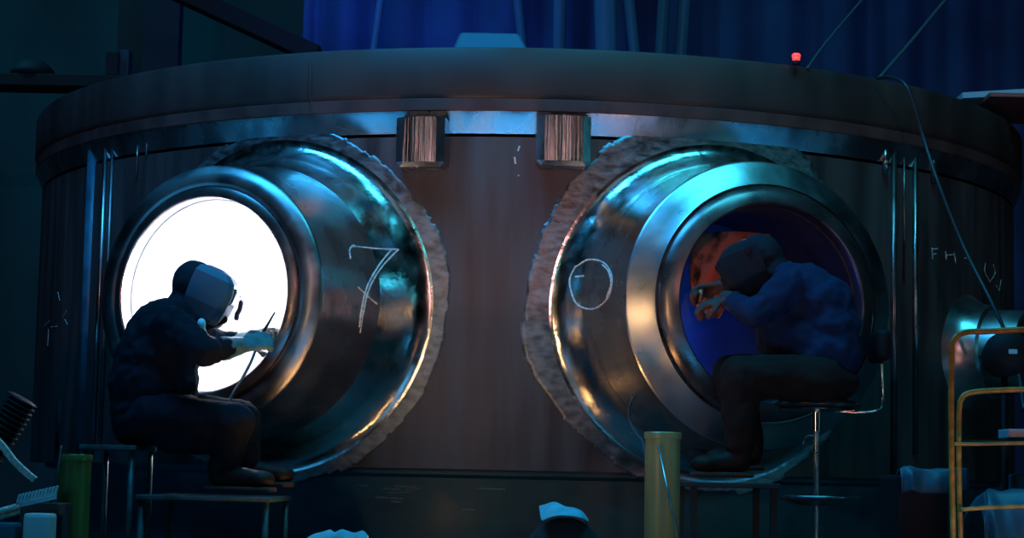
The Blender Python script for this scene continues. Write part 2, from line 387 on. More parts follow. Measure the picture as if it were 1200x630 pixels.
# guide rails (vertical, welded on the shell)
def on_shell(x, y, r=RV):
    d = ray(x, y); a = d.x*d.x+d.y*d.y; b = CAM.x*d.x+CAM.y*d.y; c = CAM.x**2+CAM.y**2-r*r
    s = (-b-math.sqrt(max(b*b-a*c, 0)))/a; return CAM+d*s
def rail(x, y0, y1, wd, m='rail', off=.008, label=None, name='guide_rail'):
    p0, p1 = on_shell(x, y0), on_shell(x, y1); a = math.atan2(p0.x, -p0.y); n, t = nframe(a)
    c = n*(RV+off)+Vector((0, 0, (p0.z+p1.z)/2)); mb = MB()
    rr = wd/2; mb.tube([n*(RV+off)+Vector((0, 0, p0.z)), n*(RV+off)+Vector((0, 0, p1.z))], rr, n=20)
    o = mb.build(name, M[m], vessel, True)
    if label: o['label'] = label
    return o
rail(126, 166, 522, .026, label='thin bright guide rail at the left of the vessel')
rail(134, 166, 515, .020, 'lip')
rail(109, 172, 520, .07, 'stand', -.012)
rail(1071, 176, 532, .026, label='bright guide rail at the right of the vessel')
rail(1046, 172, 560, .03, 'lip'); rail(1036, 172, 205, .035, 'chamfer'); rail(1058, 168, 330, .012, 'lip')
rail(174, 160, 182, .012); rail(163, 168, 210, .012, 'lip'); rail(1092, 180, 215, .03, 'lip')
rail(70, 468, 530, .035, 'black', -.005, name='slot')
# chalk marks projected on the real surfaces
def bvh_of(objs):
    vs = []; fs = []
    for o in objs:
        b = len(vs); vs += [v.co.copy() for v in o.data.vertices]; fs += [tuple(b+i for i in p.vertices) for p in o.data.polygons]
    return BVHTree.FromPolygons(vs, fs)
surf = bvh_of([shell, nz1, nz2]+[c for c in COL.objects if c.parent in (nz1, nz2)]+[o for o in COL.objects if o.name.startswith('flange')])
def chalk(strokes, wpx=1.2, name='chalk_mark', parent=None, label=None, m='chalk'):
    mb = MB()
    for st in strokes:
        pts = []
        q = spl([Vector((x, y, 0)) for x, y in st], 10) if len(st) > 2 else [Vector((st[0][0]+(st[1][0]-st[0][0])*i/10, st[0][1]+(st[1][1]-st[0][1])*i/10, 0)) for i in range(11)]
        for p in q:
            hit = surf.ray_cast(CAM, ray(p.x, p.y))
            if hit[0]: pts.append(hit[0]-ray(p.x, p.y)*.0012)
        if len(pts) > 1: mb.tube(pts, [wpx*.0018*random.uniform(.6, 1.2) for _ in pts], n=5)
    o = mb.build(name, M[m], parent or vessel)
    if label: o['label'] = label
    return o
chalk([[(411, 303), (410, 292), (415, 287)], [(412, 288), (440, 291), (467, 292)], [(467, 292), (448, 312), (434, 335), (427, 360), (422, 390)], [(458, 293), (444, 311), (431, 334), (425, 356), (421, 383)], [(420, 336), (430, 346), (442, 356)]], 2.2, 'chalk_number', nz1, 'white chalk seven')
chalk([[(675, 312), (690, 304), (708, 308), (717, 325), (714, 345), (703, 358), (690, 362), (676, 356), (669, 340), (668, 325), (675, 311)], [(706, 310), (713, 318), (716, 332), (711, 348)], [(674, 324), (684, 323)]], 2.2, 'chalk_circle', nz2, 'white chalk circle')
chalk([[(1092, 290), (1093, 303)], [(1092, 292), (1099, 291)], [(1093, 298), (1097, 297)]], 1.4)
chalk([[(1108, 294), (1109, 304)], [(1109, 299), (1118, 298)], [(1118, 296), (1120, 308)]], 1.4)
chalk([[(1130, 302), (1137, 304), (1138, 310)]], 1.4)
chalk([[(1155, 308), (1154, 318), (1160, 330)], [(1160, 330), (1166, 320), (1164, 310)]], 1.2)
chalk([[(1167, 334), (1171, 340)], [(1171, 341), (1173, 328)]], 1.2)
for st_ in ([(68, 342), (70, 352)], [(52, 382), (58, 376)], [(60, 383), (67, 382)], [(57, 385), (56, 405)], [(73, 372), (78, 364)], [(76, 374), (79, 380)]): chalk([st_], 1.0)
M['paint'] = mat('pale_paint_spot', (.75, .65, .6), .8)
for st_ in ([(609, 171), (607, 177)], [(603, 184), (604, 192)], [(607, 205), (608, 206)]): chalk([st_], 2.6, 'paint_spot', m='paint')
chalk([[(362, 72), (361, 105), (363, 130)], [(366, 72), (365, 128)]], .7, 'chalk_mark', m='lip')

# stand below the vessel
def ringstand():
    o = MB().lathe([(2.55, 0.0), (2.55, .545), (2.62, .56), (2.62, .583), (2.3, .583), (2.3, 0)], n=256, cap=False).build('vessel_stand', M['stand'], None, auto=30)
    return tag(o, 'dark blue painted round stand carrying the huge vessel', 'stand')
stand = ringstand()
M['stain'] = mat('pale_worn_paint', (.30, .42, .46), .5)
surf = bvh_of([stand])
for st_ in ([(448, 572), (470, 573)], [(455, 577), (484, 576)], [(462, 569), (488, 570)], [(476, 573), (492, 572)], [(440, 582), (472, 584)], [(458, 587), (470, 588)], [(542, 597), (556, 597)], [(560, 572), (592, 573)], [(420, 568), (432, 569)]):
    chalk([st_], random.uniform(1.2, 2.4), 'worn_paint_patch', stand, None, 'stain')

# light inside the bores
arc_pos = px(306, 398, -3.02)
n1, t1 = nframe(-TH1)
point('welding_arc', n1*(RV+.28)+t1*.12+Vector((0, 0, ZN+.02)), 45, (.78, .86, 1.0), .05)
n2, t2 = nframe(TH2)
point('bore_lamp_blue', n2*(RV+.06)+t2*-.25+Vector((0, 0, ZN-.15)), .9, (.06, .2, 1.0), .05)
point('bore_lamp_orange', n2*(RV+.42)+t2*-.22+Vector((0, 0, ZN-.05)), .2, (1.0, .30, .16), .04)

# ---------------------------------------------------------------- people
def dirs(a, b): return (Vector(b)-Vector(a)).normalized()
def hand(mb, wrist, fwd, palmn, s=1., curl=.9, thumb_side=1):
    """palm and five separate bent fingers; fwd = knuckle direction, palmn = palm facing direction"""
    f = Vector(fwd).normalized(); p = Vector(palmn); p = (p-f*p.dot(f)).normalized(); sd = f.cross(p)
    w0 = Vector(wrist)
    for k in (-.028, -.01, .01, .028): mb.cap(w0+sd*k*.7*s+f*.01*s, .014*s, w0+f*.085*s+sd*k*s, .0115*s)
    for k, (off, L) in enumerate(((-.030, .062), (-.010, .074), (.010, .080), (.030, .070))):
        q = w0+f*.088*s+sd*off*s; d = f.copy(); seg = (L*.45*s, L*.33*s, L*.27*s); a = curl
        for j, l in enumerate(seg):
            ang = curl*(.5+.35*j); d = (f*math.cos(ang*(j+1)*.7)+p*math.sin(ang*(j+1)*.7)).normalized()
            q2 = q+d*l; mb.cap(q, (.0095-.0008*j)*s, q2, (.009-.0009*j)*s); q = q2
    q = w0+f*.03*s+sd*.030*thumb_side*s
    for d, l in (((f*.6+sd*.7*thumb_side+p*.35).normalized(), .045*s), ((f*.85+sd*.1*thumb_side+p*.5).normalized(), .032*s)):
        q2 = q+d*l; mb.cap(q, .011*s, q2, .0095*s); q = q2
def headshape(mb, c, f, u, s=1.):
    f = Vector(f).normalized(); u = Vector(u); u = (u-f*u.dot(f)).normalized(); sd = f.cross(u); rot = Matrix((f, sd, u)).transposed(); c = Vector(c)
    mb.ell(c, (.095*s, .075*s, .115*s), rot); mb.ell(c+f*.045*s-u*.05*s, (.05*s, .05*s, .06*s), rot)
    mb.cap(c+f*.092*s+u*.012*s, .010*s, c+f*.108*s-u*.02*s, .014*s)                    # nose
    mb.ell(c+f*.088*s-u*.055*s, (.012*s, .024*s, .007*s), rot, 2); mb.ell(c+f*.086*s-u*.067*s, (.012*s, .02*s, .007*s), rot, 2)
    mb.ell(c+f*.08*s-u*.09*s, (.02*s, .022*s, .016*s), rot, 2)
    for k in (-1, 1):
        mb.ell(c+sd*.076*k*s-f*.005*s, (.018*s, .009*s, .03*s), rot, 2)
        mb.ell(c+f*.078*s+sd*.032*k*s+u*.012*s, (.014*s, .014*s, .011*s), rot, 2)
        mb.cap(c+f*.088*s+sd*.015*k*s+u*.032*s, .008*s, c+f*.078*s+sd*.048*k*s+u*.034*s, .007*s)

# --- welder at the lit nozzle (profile, faces right)
w1 = empty('person', 'person in dark work clothes and blue-grey welding helmet sitting before the brightly lit nozzle', 'person', loc=px(165, 525, -3.45))
def lw(o): return o
def W(x, y, Y): return px(x, y, Y)
hip = W(172, 486, -3.42); hipN = W(176, 486, -3.55); hipF = W(172, 484, -3.28)
waist = W(180, 440, -3.42); chest = W(195, 396, -3.40); shN = W(200, 380, -3.60); shF = W(214, 376, -3.20)
neck = W(219, 358, -3.38); head = W(236, 340, -3.36)
elN = W(238, 412, -3.70); wrN = W(281, 405, -3.47); elF = W(252, 405, -3.12); wrF = W(288, 398, -3.08)
knN = W(275, 494, -3.62); anN = W(262, 556, -3.60); knF = W(283, 490, -3.30); anF = W(290, 548, -3.30)
hf = (Vector((1, 0, -.42))).normalized(); hu = Vector((.42, 0, 1))
# body: one continuous surface
b = MB()
headshape(b, head, hf, hu, .92)
b.cap(neck, .05, head-hf*.02-Vector((0, 0, .03)), .05)
b.ell(chest, (.11, .17, .15)); b.ell(waist, (.11, .15, .13)); b.ell(hip, (.09, .13, .08)); b.cap(chest, .11, neck-Vector((0, 0, .03)), .06)
b.cap(chest, .1, waist, .1); b.cap(waist, .09, hip, .07)
for s_, e_, wr in ((shN, elN, wrN), (shF, elF, wrF)):
    b.cap(chest.lerp(s_, .7)+Vector((0, 0, .01)), .055, s_, .05); b.cap(s_, .048, e_, .038); b.cap(e_, .038, wr, .026)
for h_, k_, a_ in ((hipN, knN, anN), (hipF, knF, anF)):
    b.cap(h_, .08, k_, .055); b.cap(k_, .055, a_, .036); b.cap(a_, .036, a_+Vector((.12, 0, -.03)), .03)
hand(b, wrN+Vector((.0, .0, .0)), Vector((1, .25, .3)), (.2, .9, -.5), .88, 1.5, 1)
hand(b, wrF, Vector((1, .1, .15)), (0, -1, -.3), .92, .9, 1)
b.blob('body', M['skin'], w1, .007, 4)
# jacket
j = MB()
j.ell(W(180, 450, -3.42), (.180, .20, .17)); j.ell(W(184, 420, -3.42), (.170, .195, .14)); j.ell(W(194, 394, -3.41), (.150, .20, .15))
j.ell(W(196, 374, -3.40), (.105, .18, .085)); j.ell(W(210, 364, -3.39), (.07, .12, .055)); j.ell(W(168, 482, -3.42), (.128, .19, .12))
j.ell(W(163, 400, -3.42), (.06, .16, .1))
for s_, e_, wr in ((shN, elN, wrN), (shF, elF, wrF)):
    j.cap(s_, .078, e_, .062); j.cap(e_, .062, e_.lerp(wr, .72), .043)
    j.ell(e_.lerp(s_, .45), (.07, .06, .05))
j.cap(neck-Vector((.03, 0, .03)), .07, neck+Vector((.0, 0, .0)), .062)
j.blob('jacket', M['cloth'], w1, .010, 18, .022, .045)
# trousers
t = MB()
t.ell(W(165, 494, -3.42), (.115, .19, .105))
for h_, k_, a_ in ((hipN, knN, anN), (hipF, knF, anF)):
    t.cap(h_, .098, k_, .078); t.cap(k_, .078, k_.lerp(a_, .85), .06); t.ell(k_+Vector((-.02, 0, .0)), (.085, .08, .08))
    t.cap(W(205, 505, h_.y), .09, W(250, 512, h_.y), .07)
t.blob('trousers', M['cloth'], w1, .012, 5, .02, .06)
def boot(an, toe, name, parent, mb_m='boot'):
    an, toe = Vector(an), Vector(toe); d = (toe-an); d.z = 0; d.normalize(); sd = Vector((-d.y, d.x, 0)); z0 = toe.z
    m = MB(); m.cap(an+Vector((0, 0, .05)), .052, Vector((an.x, an.y, z0+.03)), .048)
    m.cap(Vector((an.x, an.y, z0+.03)), .045, Vector((toe.x, toe.y, z0+.012)), .036); m.ell(Vector((toe.x, toe.y, z0+.015)), (.055, .05, .035), Matrix((d, sd, Vector((0, 0, 1)))).transposed())
    bo = m.blob(name, M[mb_m], parent, .008, 4)
    c = (Vector((an.x, an.y, 0))+Vector((toe.x, toe.y, 0)))/2; L = (Vector((toe.x, toe.y, 0))-Vector((an.x, an.y, 0))).length
    ang = math.atan2(d.y, d.x)
    m = MB(); m.box((c.x, c.y, z0-.024), (L+.10, .088, .02), ang, .008); m.build('sole', M['sole'], bo)
boot(W(258, 560, -3.60), W(306, 566, -3.64), 'boot', w1)
boot(W(288, 552, -3.30), W(330, 560, -3.30), 'boot', w1)
# gloves
g = MB(); hand(g, wrN, Vector((1, .25, .3)), (.2, .9, -.5), 1.08, 1.5, 1); g.cap(elN.lerp(wrN, .55), .048, wrN, .036)
gl = g.blob('glove', M['glove'], w1, .006, 3)
g = MB(); hand(g, wrF, Vector((1, .1, .15)), (0, -1, -.3), 1.1, .9, 1); g.cap(elF.lerp(wrF, .6), .044, wrF, .036)
g.blob('glove', M['glove_pale'], w1, .006, 3)
# hood, helmet, collar
h = MB(); h.ell(head-hf*.028+Vector((-.005, 0, .012)), (.088, .088, .098)); h.cap(head-hf*.06-Vector((0, 0, .05)), .06, neck-Vector((.02, 0, .02)), .08)
h.blob('hood', M['hood'], w1, .008, 5, .008, .04)
def helmet(c, f, u, parent, s=1., m='helmet'):
    f = Vector(f).normalized(); u = Vector(u); u = (u-f*u.dot(f)).normalized(); sd = f.cross(u)
    lev = [(-.128, -.01, .085, .105, .078, .062), (-.115, -.03, .105, .128, .092, .072), (-.05, -.04, .118, .140, .104, .080), (.02, -.045, .118, .142, .106, .082), (.068, -.045, .108, .132, .104, .080), (.095, -.035, .08, .098, .090, .068), (.108, .0, .05, .06, .06, .045)]
    mb = MB(); rows = []
    for (uu, fb, fm, ff, ss, sf) in lev:
        rows.append([mb.bm.verts.new(Vector(c)+f*a*s+sd*b_*s+u*uu*s) for a, b_ in ((fb, ss), (fm, ss), (ff, sf), (ff, -sf), (fm, -ss), (fb, -ss))])
    for r1, r2 in zip(rows, rows[1:]):
        for i in range(5): mb.bm.faces.new((r1[i], r1[i+1], r2[i+1], r2[i]))
    mb.bm.faces.new(rows[-1]); mb.bm.faces.new(rows[0])
    hm = mb.build('welding_helmet', M[m], parent)
    bv = hm.modifiers.new('bevel', 'BEVEL'); bv.width = .006; bv.segments = 2
    mb = MB(); rot = Matrix((f, sd, u)).transposed(); mb.box(Vector(c)+f*.140*s+u*.02*s, (.012*s, .11*s, .075*s), rot, .003); vf = mb.build('visor_frame', M[m], hm)
    mb = MB(); mb.box(Vector(c)+f*.146*s+u*.02*s, (.004*s, .092*s, .055*s), rot); mb.build('visor_glass', M['visor'], vf)
    mb = MB(); mb.lathe([(.0, .01), (.012, .008), (.014, 0)], c=Vector(c)-f*.0*s-sd*.106*s*1+u*.055*s, n=16, axis=-sd); mb.build('knob', M['white' if m == 'helmet' else 'black'], hm)
    return hm
helmet(head+hf*.005+Vector((0, 0, .005)), hf, hu, w1, .94)
mb = MB(); mb.cap(W(236, 378, -3.42), .022, W(250, 376, -3.40), .026); mb.cap(W(240, 383, -3.42), .018, W(262, 374, -3.36), .018); mb.blob('collar', M['cloth'], w1, .006, 3)
mb = MB(); mb.ell(W(236, 380, -3.50), (.018, .02, .026)); mb.cap(W(236, 384, -3.50), .012, W(244, 396, -3.5), .010); mb.blob('scarf', M['white'], w1, .005, 2)  # its white stands in for arc light shining through
# electrode holder held in the hand
mb = MB(); mb.tube([W(298, 404, -3.14), W(309, 388, -3.12)], [.011, .009], 12); mb.tube([W(309, 388, -3.12), W(322, 366, -3.10)], [.007, .004], 8)
eh = mb.build('electrode_holder', M['black'], None, True); tag(eh, 'thin electrode holder in the gloved hand before the lit nozzle', 'welding tool')
mb = MB(); mb.tube([W(322, 366, -3.10), W(316, 352, -3.08)], .002, 6); mb.build('electrode', M['satin'], eh)
mb = MB(); mb.tube(spl([W(300, 408, -3.16), W(294, 424, -3.2), W(283, 445, -3.28), W(270, 470, -3.4), W(268, 520, -3.45)]), .006, 8); mb.build('lead', M['cable'], eh, True)
# hanging wire loop with a dark handle inside the lit bore
mb = MB(); mb.tube(spl([W(270, 354, -3.0), W(271, 338, -3.0), W(275, 335, -3.0), W(281, 345, -3.0), W(283, 354, -3.0)]), .0035, 6)
lp = mb.build('wire_loop', M['satin'], None, True); tag(lp, 'thin wire loop with dark grip in front of the lit bore', 'wire tool')
mb = MB(); mb.tube(spl([W(283, 352, -3.0), W(281, 362, -3.0), W(278, 368, -3.0), W(277, 375, -3.0)]), [.006]+[.0105]*22+[.008, .008], 10); mb.build('grip', M['black'], lp, True)

# --- worker at the dark nozzle (leans left into the bore)
w2 = empty('person', 'person in blue jacket and brown trousers leaning into the dark nozzle from the round stool', 'person', loc=px(955, 470, -3.5))
hip = W(968, 440, -3.52); hipN = W(962, 444, -3.62); hipF = W(965, 440, -3.40)
waist = W(968, 400, -3.50); chest = W(945, 345, -3.46); shN = W(925, 335, -3.60); shF = W(918, 325, -3.28)
neck = W(908, 322, -3.42); head = W(882, 309, -3.40)
elN = W(885, 368, -3.62); wrN = W(852, 350, -3.45); elF = W(872, 322, -3.2); wrF = W(845, 337, -3.24)
knN = W(868, 440, -3.66); anN = W(866, 535, -3.66); knF = W(858, 438, -3.36); anF = W(880, 530, -3.34)
hf = Vector((-1, .05, -.45)).normalized(); hu = Vector((-.45, 0, 1))
b = MB(); headshape(b, head, hf, hu, .92); b.cap(neck, .05, head, .05)
b.ell(chest, (.09, .13, .09)); b.ell(waist, (.11, .15, .13)); b.ell(hip, (.09, .13, .08)); b.cap(chest, .08, neck, .05); b.cap(chest, .08, waist, .08); b.cap(waist, .09, hip, .07)
for s_, e_, wr in ((shN, elN, wrN), (shF, elF, wrF)): b.cap(chest.lerp(s_, .7), .045, s_, .045); b.cap(s_, .048, e_, .038); b.cap(e_, .038, wr, .026)
for h_, k_, a_ in ((hipN, knN, anN), (hipF, knF, anF)): b.cap(h_, .08, k_, .055); b.cap(k_, .055, a_, .036); b.cap(a_, .036, a_+Vector((-.1, 0, -.03)), .03)
hand(b, wrN, Vector((-1, .1, -.3)), (0, .3, -1), .88, 1.5, 1); hand(b, wrF, Vector((-1, -.1, -.2)), (0, -.6, -1), .88, 1.5, -1)
b.blob('body', M['skin'], w2, .007, 4)
j = MB(); j.ell(W(966, 415, -3.50), (.15, .19, .13)); j.ell(W(968, 384, -3.49), (.135, .19, .13)); j.ell(W(957, 355, -3.48), (.15, .19, .12)); j.ell(W(940, 336, -3.46), (.12, .18, .095)); j.ell(W(922, 325, -3.44), (.07, .13, .06))
j.ell(W(936, 395, -3.48), (.12, .17, .13)); j.ell(W(915, 392, -3.46), (.10, .16, .12)); j.ell(W(905, 365, -3.42), (.085, .13, .11))
for s_, e_, wr in ((shN, elN, wrN), (shF, elF, wrF)): j.cap(s_, .075, e_, .058); j.cap(e_, .058, e_.lerp(wr, .8), .042)
j.blob('jacket', M['jacket2'], w2, .010, 22, .022, .05)
t = MB(); t.ell(W(965, 448, -3.52), (.14, .19, .085))
for h_, k_, a_ in ((hipN, knN, anN), (hipF, knF, anF)): t.cap(h_, .10, k_, .08); t.cap(k_, .082, k_.lerp(a_, .85), .062)
t.blob('trousers', M['trouser2'], w2, .012, 5, .02, .07)
g = MB(); hand(g, wrN, Vector((-1, .1, -.3)), (0, .3, -1), 1.1, 1.5, 1); g.cap(elN.lerp(wrN, .6), .044, wrN, .036); g.blob('glove', M['glove_dark'], w2, .006, 3)
g = MB(); hand(g, wrF, Vector((-1, -.1, -.2)), (0, -.6, -1), 1.1, 1.5, -1); g.cap(elF.lerp(wrF, .6), .044, wrF, .036); g.blob('glove', M['glove_dark'], w2, .006, 3)
h = MB(); h.ell(head-hf*.028+Vector((.005, 0, .012)), (.092, .09, .098)); h.cap(head-hf*.05-Vector((0, 0, .04)), .06, neck, .075)
h.blob('hood', M['hood'], w2, .008, 5, .01, .04)
helmet(head+hf*.005, hf, hu, w2, .92, 'hood')
boot(W(866, 538, -3.66), W(826, 548, -3.68), 'boot', w2); boot(W(880, 530, -3.34), W(842, 540, -3.34), 'boot', w2)
for c in list(COL.objects):
    if c.parent in (w1, w2): c.matrix_parent_inverse = Matrix.Translation(-c.parent.location)

# ---------------------------------------------------------------- stool of the right worker
def vrod(mb, x0, y0, x1, y1, Y, r, n=12): mb.tube([W(x0, y0, Y), W(x1, y1, Y)], r, n)
sY = -3.5
sc = W(957, 475, sY)
st = empty('stool', 'chrome pedestal stool with dark round seat and bent backrest bar', 'stool', loc=(sc.x, sc.y, 0))
def under(o, root): o.parent = root; o.matrix_parent_inverse = Matrix.Translation(-root.location); return o
mb = MB(); mb.lathe([(0, .030), (.10, .028), (.15, .018), (.165, .004), (.160, -.004), (.12, -.012), (0, -.012)], c=(sc.x, sc.y, sc.z), n=48, cap=False); under(mb.build('seat', M['seat'], None, True), st)
mb = MB(); mb.lathe([(0, -.012), (.15, -.012), (.155, -.018), (.05, -.024), (0, -.024)], c=(sc.x, sc.y, sc.z), n=48, cap=False); under(mb.build('seat_pan', M['chrome'], None, auto=30), st)
mb = MB(); mb.tube([(sc.x, sc.y, sc.z-.02), (sc.x, sc.y, sc.z-.10)], .019, 20); under(mb.build('column_sleeve', M['chrome'], None, auto=40), st)
mb = MB(); mb.tube([(sc.x, sc.y, sc.z-.09), (sc.x, sc.y, .06)], .0115, 16); under(mb.build('column', M['satin'], None, auto=40), st)
mb = MB(); mb.tube(spl([Vector((sc.x, sc.y, sc.z-.115)), Vector((sc.x-.03, sc.y-.01, sc.z-.116)), Vector((sc.x-.045, sc.y-.015, sc.z-.125)), Vector((sc.x-.055, sc.y-.02, sc.z-.155))]), .004, 8); under(mb.build('height_lever', M['chrome'], None, True), st)
a0 = W(1000, 483, sY); mb = MB(); mb.tube(spl([W(975, 481, sY), W(1000, 483, sY), W(1018, 483, sY), W(1029, 480, sY), W(1034, 471, sY), W(1034, 450, sY), W(1033, 424, sY)]), .0065, 12); under(mb.build('backrest_bar', M['chrome'], None, True), st)
mb = MB(); mb.box(W(1030, 406, sY), (.05, .26, .12), None, .02); under(mb.build('backrest', M['black'], None, True), st)
fz = W(957, 583, sY).z
mb = MB(); mb.lathe([(0.012, .0), (.10, -.012), (.155, .006), (.172, .008), (.172, .0), (.15, -.006), (.09, -.028), (.012, -.03)], c=(sc.x, sc.y, fz), n=64, cap=False); under(mb.build('foot_dish', M['satin'], None, True), st)
mb = MB(); mb.lathe([(0, .075), (.03, .07), (.05, .03), (.2, .012), (.215, 0), (0, 0)], c=(sc.x, sc.y, 0), n=48, cap=False); under(mb.build('base', M['black'], None, True), st)
fp = W(860, 556, -3.5)
# foot platform below the right worker
pl = empty('step_platform', 'low dark step platform under the right worker\'s boots', 'platform', loc=(fp.x, fp.y, 0))
mb = MB(); mb.box((fp.x-.03, -3.5, W(850, 562, -3.5).z-.02), (.34, .62, .02), None, .004); under(mb.build('deck', M['steelbg'], None), pl)
for sx in (-1, 1):
    for sy2 in (-1, 1):
        mb = MB(); mb.box((fp.x-.03+sx*.15, -3.5+sy2*.28, .25), (.025, .025, .5)); ob = mb.build('leg', M['steelbg'], None); 
        zt = W(850, 562, -3.5).z-.03; ob.scale = (1, 1, zt/.5); under(ob, pl)

# ---------------------------------------------------------------- benches on the left
def bench(x0, x1, y, Y0, Y1, rr, m, label, name='work_bench', plank=.018):
    p0, p1 = W(x0, y, (Y0+Y1)/2), W(x1, y, (Y0+Y1)/2); z = (p0.z+p1.z)/2
    e = empty(name, label, 'bench', loc=((p0.x+p1.x)/2, (Y0+Y1)/2, 0))
    mb = MB(); mb.box(((p0.x+p1.x)/2, (Y0+Y1)/2, z-plank/2), (p1.x-p0.x, abs(Y1-Y0), plank), None, .004); under(mb.build('top', M[m], None), e)
    for xx in (p0.x+.02, p1.x-.02):
        for yy in (Y0+.025 if Y0 < Y1 else Y0-.025, Y1-.025 if Y0 < Y1 else Y1+.025):
            mb = MB(); mb.tube([(xx, yy, z-plank), (xx, yy, 0)], rr, 14); under(mb.build('leg', M[m], None, True), e)
    mb = MB(); mb.tube([(p0.x+.02, Y0+.025, z*.35), (p1.x-.02, Y0+.025, z*.35)], rr*.8, 10); under(mb.build('stretcher', M[m], None, True), e)
    return e
bench(107, 172, 522, -3.66, -3.22, .011, 'teal', 'teal tube frame bench carrying the seated welder at the left')
bench(178, 330, 580, -3.85, -3.18, .012, 'teal', 'low teal bench under the boots of the left welder')

# ---------------------------------------------------------------- posts
def post(x, y, rpx, Y, m, label):
    p = W(x, y, Y); r = rpx*mpp(Y)
    e = empty('steel_post', label, 'post', loc=(p.x, p.y, 0))
    mb = MB(); mb.lathe([(r*1.0, 0), (r*1.0, p.z-.022)], c=(p.x, p.y, 0), n=48, cap=False); under(mb.build('tube', M[m], None, True), e)
    mb = MB(); mb.lathe([(r*1.0, p.z-.026), (r*1.07, p.z-.022), (r*1.07, p.z-.004), (r*1.02, p.z), (r*.86, p.z), (r*.84, p.z-.01), (r*.84, p.z-.2), (0, p.z-.2)], c=(p.x, p.y, 0), n=48, cap=False); under(mb.build('rim', M[m], None, auto=35), e)
    return e
post(777, 506, 20.5, -4.4, 'olive_pale', 'pale olive steel post in front of the dark nozzle')
post(89, 532, 18.5, -4.2, 'olive', 'dark olive steel post left of the seated welder')
mb = MB(); q0, q1 = W(771, 520, -4.475), W(788, 600, -4.56); q2 = q0+(q1-q0)*(q0.z/(q0.z-q1.z)); mb.tube([q0, q1, q2], [.0035, .0045, .0045], 8); o = mb.build('thin_rod', M['satin'], None, True); tag(o, 'thin steel rod leaning on the pale olive post', 'rod')
mb = MB(); mb.tube(spl([W(745, 462, -3.9), W(738, 475, -3.9), W(738, 492, -3.9), W(746, 508, -3.95), W(754, 520, -4.1), W(757, 560, -4.25), Vector((W(757, 560, -4.3).x, -4.3, .005))]), .005, 8); o = mb.build('bent_wire', M['rope'], None, True); tag(o, 'bent wire beside the pale olive post at the nozzle rim', 'wire')

# ---------------------------------------------------------------- yellow trolley frame on the right
tr = empty('trolley', 'ochre tube trolley frame at the right edge', 'trolley', loc=W(1150, 640, -5.0))
def tfr(pts, Y, r, name): 
    mb = MB(); mb.tube(spl([W(x, y, Y) for x, y in pts], 5), r, 12); under(mb.build(name, M['yellow'], None, True), tr)
tfr([(1119, 800), (1117, 630), (1115, 520), (1115, 420), (1118, 398), (1132, 389), (1160, 388), (1200, 386), (1290, 384)], -5.05, .0095, 'outer_frame')
tfr([(1128, 800), (1126, 640), (1124, 560), (1124, 485), (1128, 465), (1142, 459), (1170, 457), (1200, 456), (1290, 454)], -4.85, .009, 'inner_frame')
tfr([(1115, 520), (1150, 520), (1200, 519), (1290, 518)], -4.95, .006, 'rail')
tfr([(1125, 597), (1150, 595), (1200, 593), (1290, 590)], -4.9, .007, 'rail')
def slab(name, x0, x1, y0, y1, Y, depth, m, label, cat, bev=.01, rot=0, roll_=0):
    a, c = W(x0, y0, Y), W(x1, y1, Y); mb = MB()
    mb.box(((a.x+c.x)/2, Y+depth/2, (a.z+c.z)/2), (abs(c.x-a.x), depth, abs(a.z-c.z)), (Matrix.Rotation(rot, 3, 'Z') @ Matrix.Rotation(roll_, 3, 'Y')), bev)
    o = mb.build(name, M[m]); return tag(o, label, cat)
# drape-like cloths
def drape(name, outline, Y, depth, m, label, cat, amp=.02, seed=0, parent=None, th=.006):
    """cloth sheet whose top ridge follows the outline, draped over a hidden rounded core"""
    mb = MB(); rows = []; nu = 40; nv = 14
    top = spl([W(x, y, Y) for x, y in outline], 12); L = len(top)
    for j in range(nv+1):
        v = j/nv; row = []
        for i, p in enumerate(top):
            u = i/(L-1); fr = math.sin(v*PI*.5)
            nz_ = noise.noise(Vector((u*5+seed, v*1.5, seed)))
            q = Vector((p.x, p.y-depth*.5+depth*0 - fr*depth*.5+nz_*amp*2, p.z-v*v*depth*1.2+abs(nz_)*amp*(1-v)))
            row.append(mb.bm.verts.new(q))
        rows.append(row)
    back = []
    for j in range(1, 6):
        back.append([mb.bm.verts.new(Vector((p.x, p.y-depth*.5+depth*.9*j/5, p.z-.25*depth*(j/5)**2))) for p in top])
    allr = back[::-1]+rows
    for r1, r2 in zip(allr, allr[1:]):
        for i in range(L-1): mb.bm.faces.new((r1[i], r1[i+1], r2[i+1], r2[i]))
    o = mb.build(name, M[m], parent, True); s_ = o.modifiers.new('thick', 'SOLIDIFY'); s_.thickness = th
    if parent is None: tag(o, label, cat)
    return o
bx = slab('storage_crate', 1052, 1112, 556, 700, -4.4, .35, 'black', 'black crate left of the ochre trolley', 'crate', .015)
drape('folded_sheet', [(1052, 549), (1062, 546), (1078, 549), (1100, 549), (1130, 548)], -4.35, .07, 'bluecloth', 'thin blue sheet lying over the black crate beside the trolley', 'sheet', .008, 2)
drape('crumpled_sheet', [(1134, 592), (1142, 577), (1160, 575), (1180, 572), (1205, 576), (1240, 574)], -4.6, .3, 'bluecloth', 'crumpled blue sheet lying low in the ochre trolley', 'sheet', .03, 5)
slab('blue_box', 1191, 1240, 555, 592, -4.42, .12, 'bluecloth', 'small blue box at the right edge above the crumpled sheet', 'box')
slab('grey_case', 1182, 1240, 502, 514, -4.55, .15, 'greyboard', 'flat grey case in the upper tier of the trolley', 'case', .004)
slab('load_shelf', 1135, 1290, 515, 519, -4.6, .25, 'steelbg', 'dark shelf board between the trolley tubes', 'shelf', .002)
M['cyanlabel'] = mat('pale_cyan_label', (.25, .65, .75), .5)
nx = W(1182, 413, -4.3)
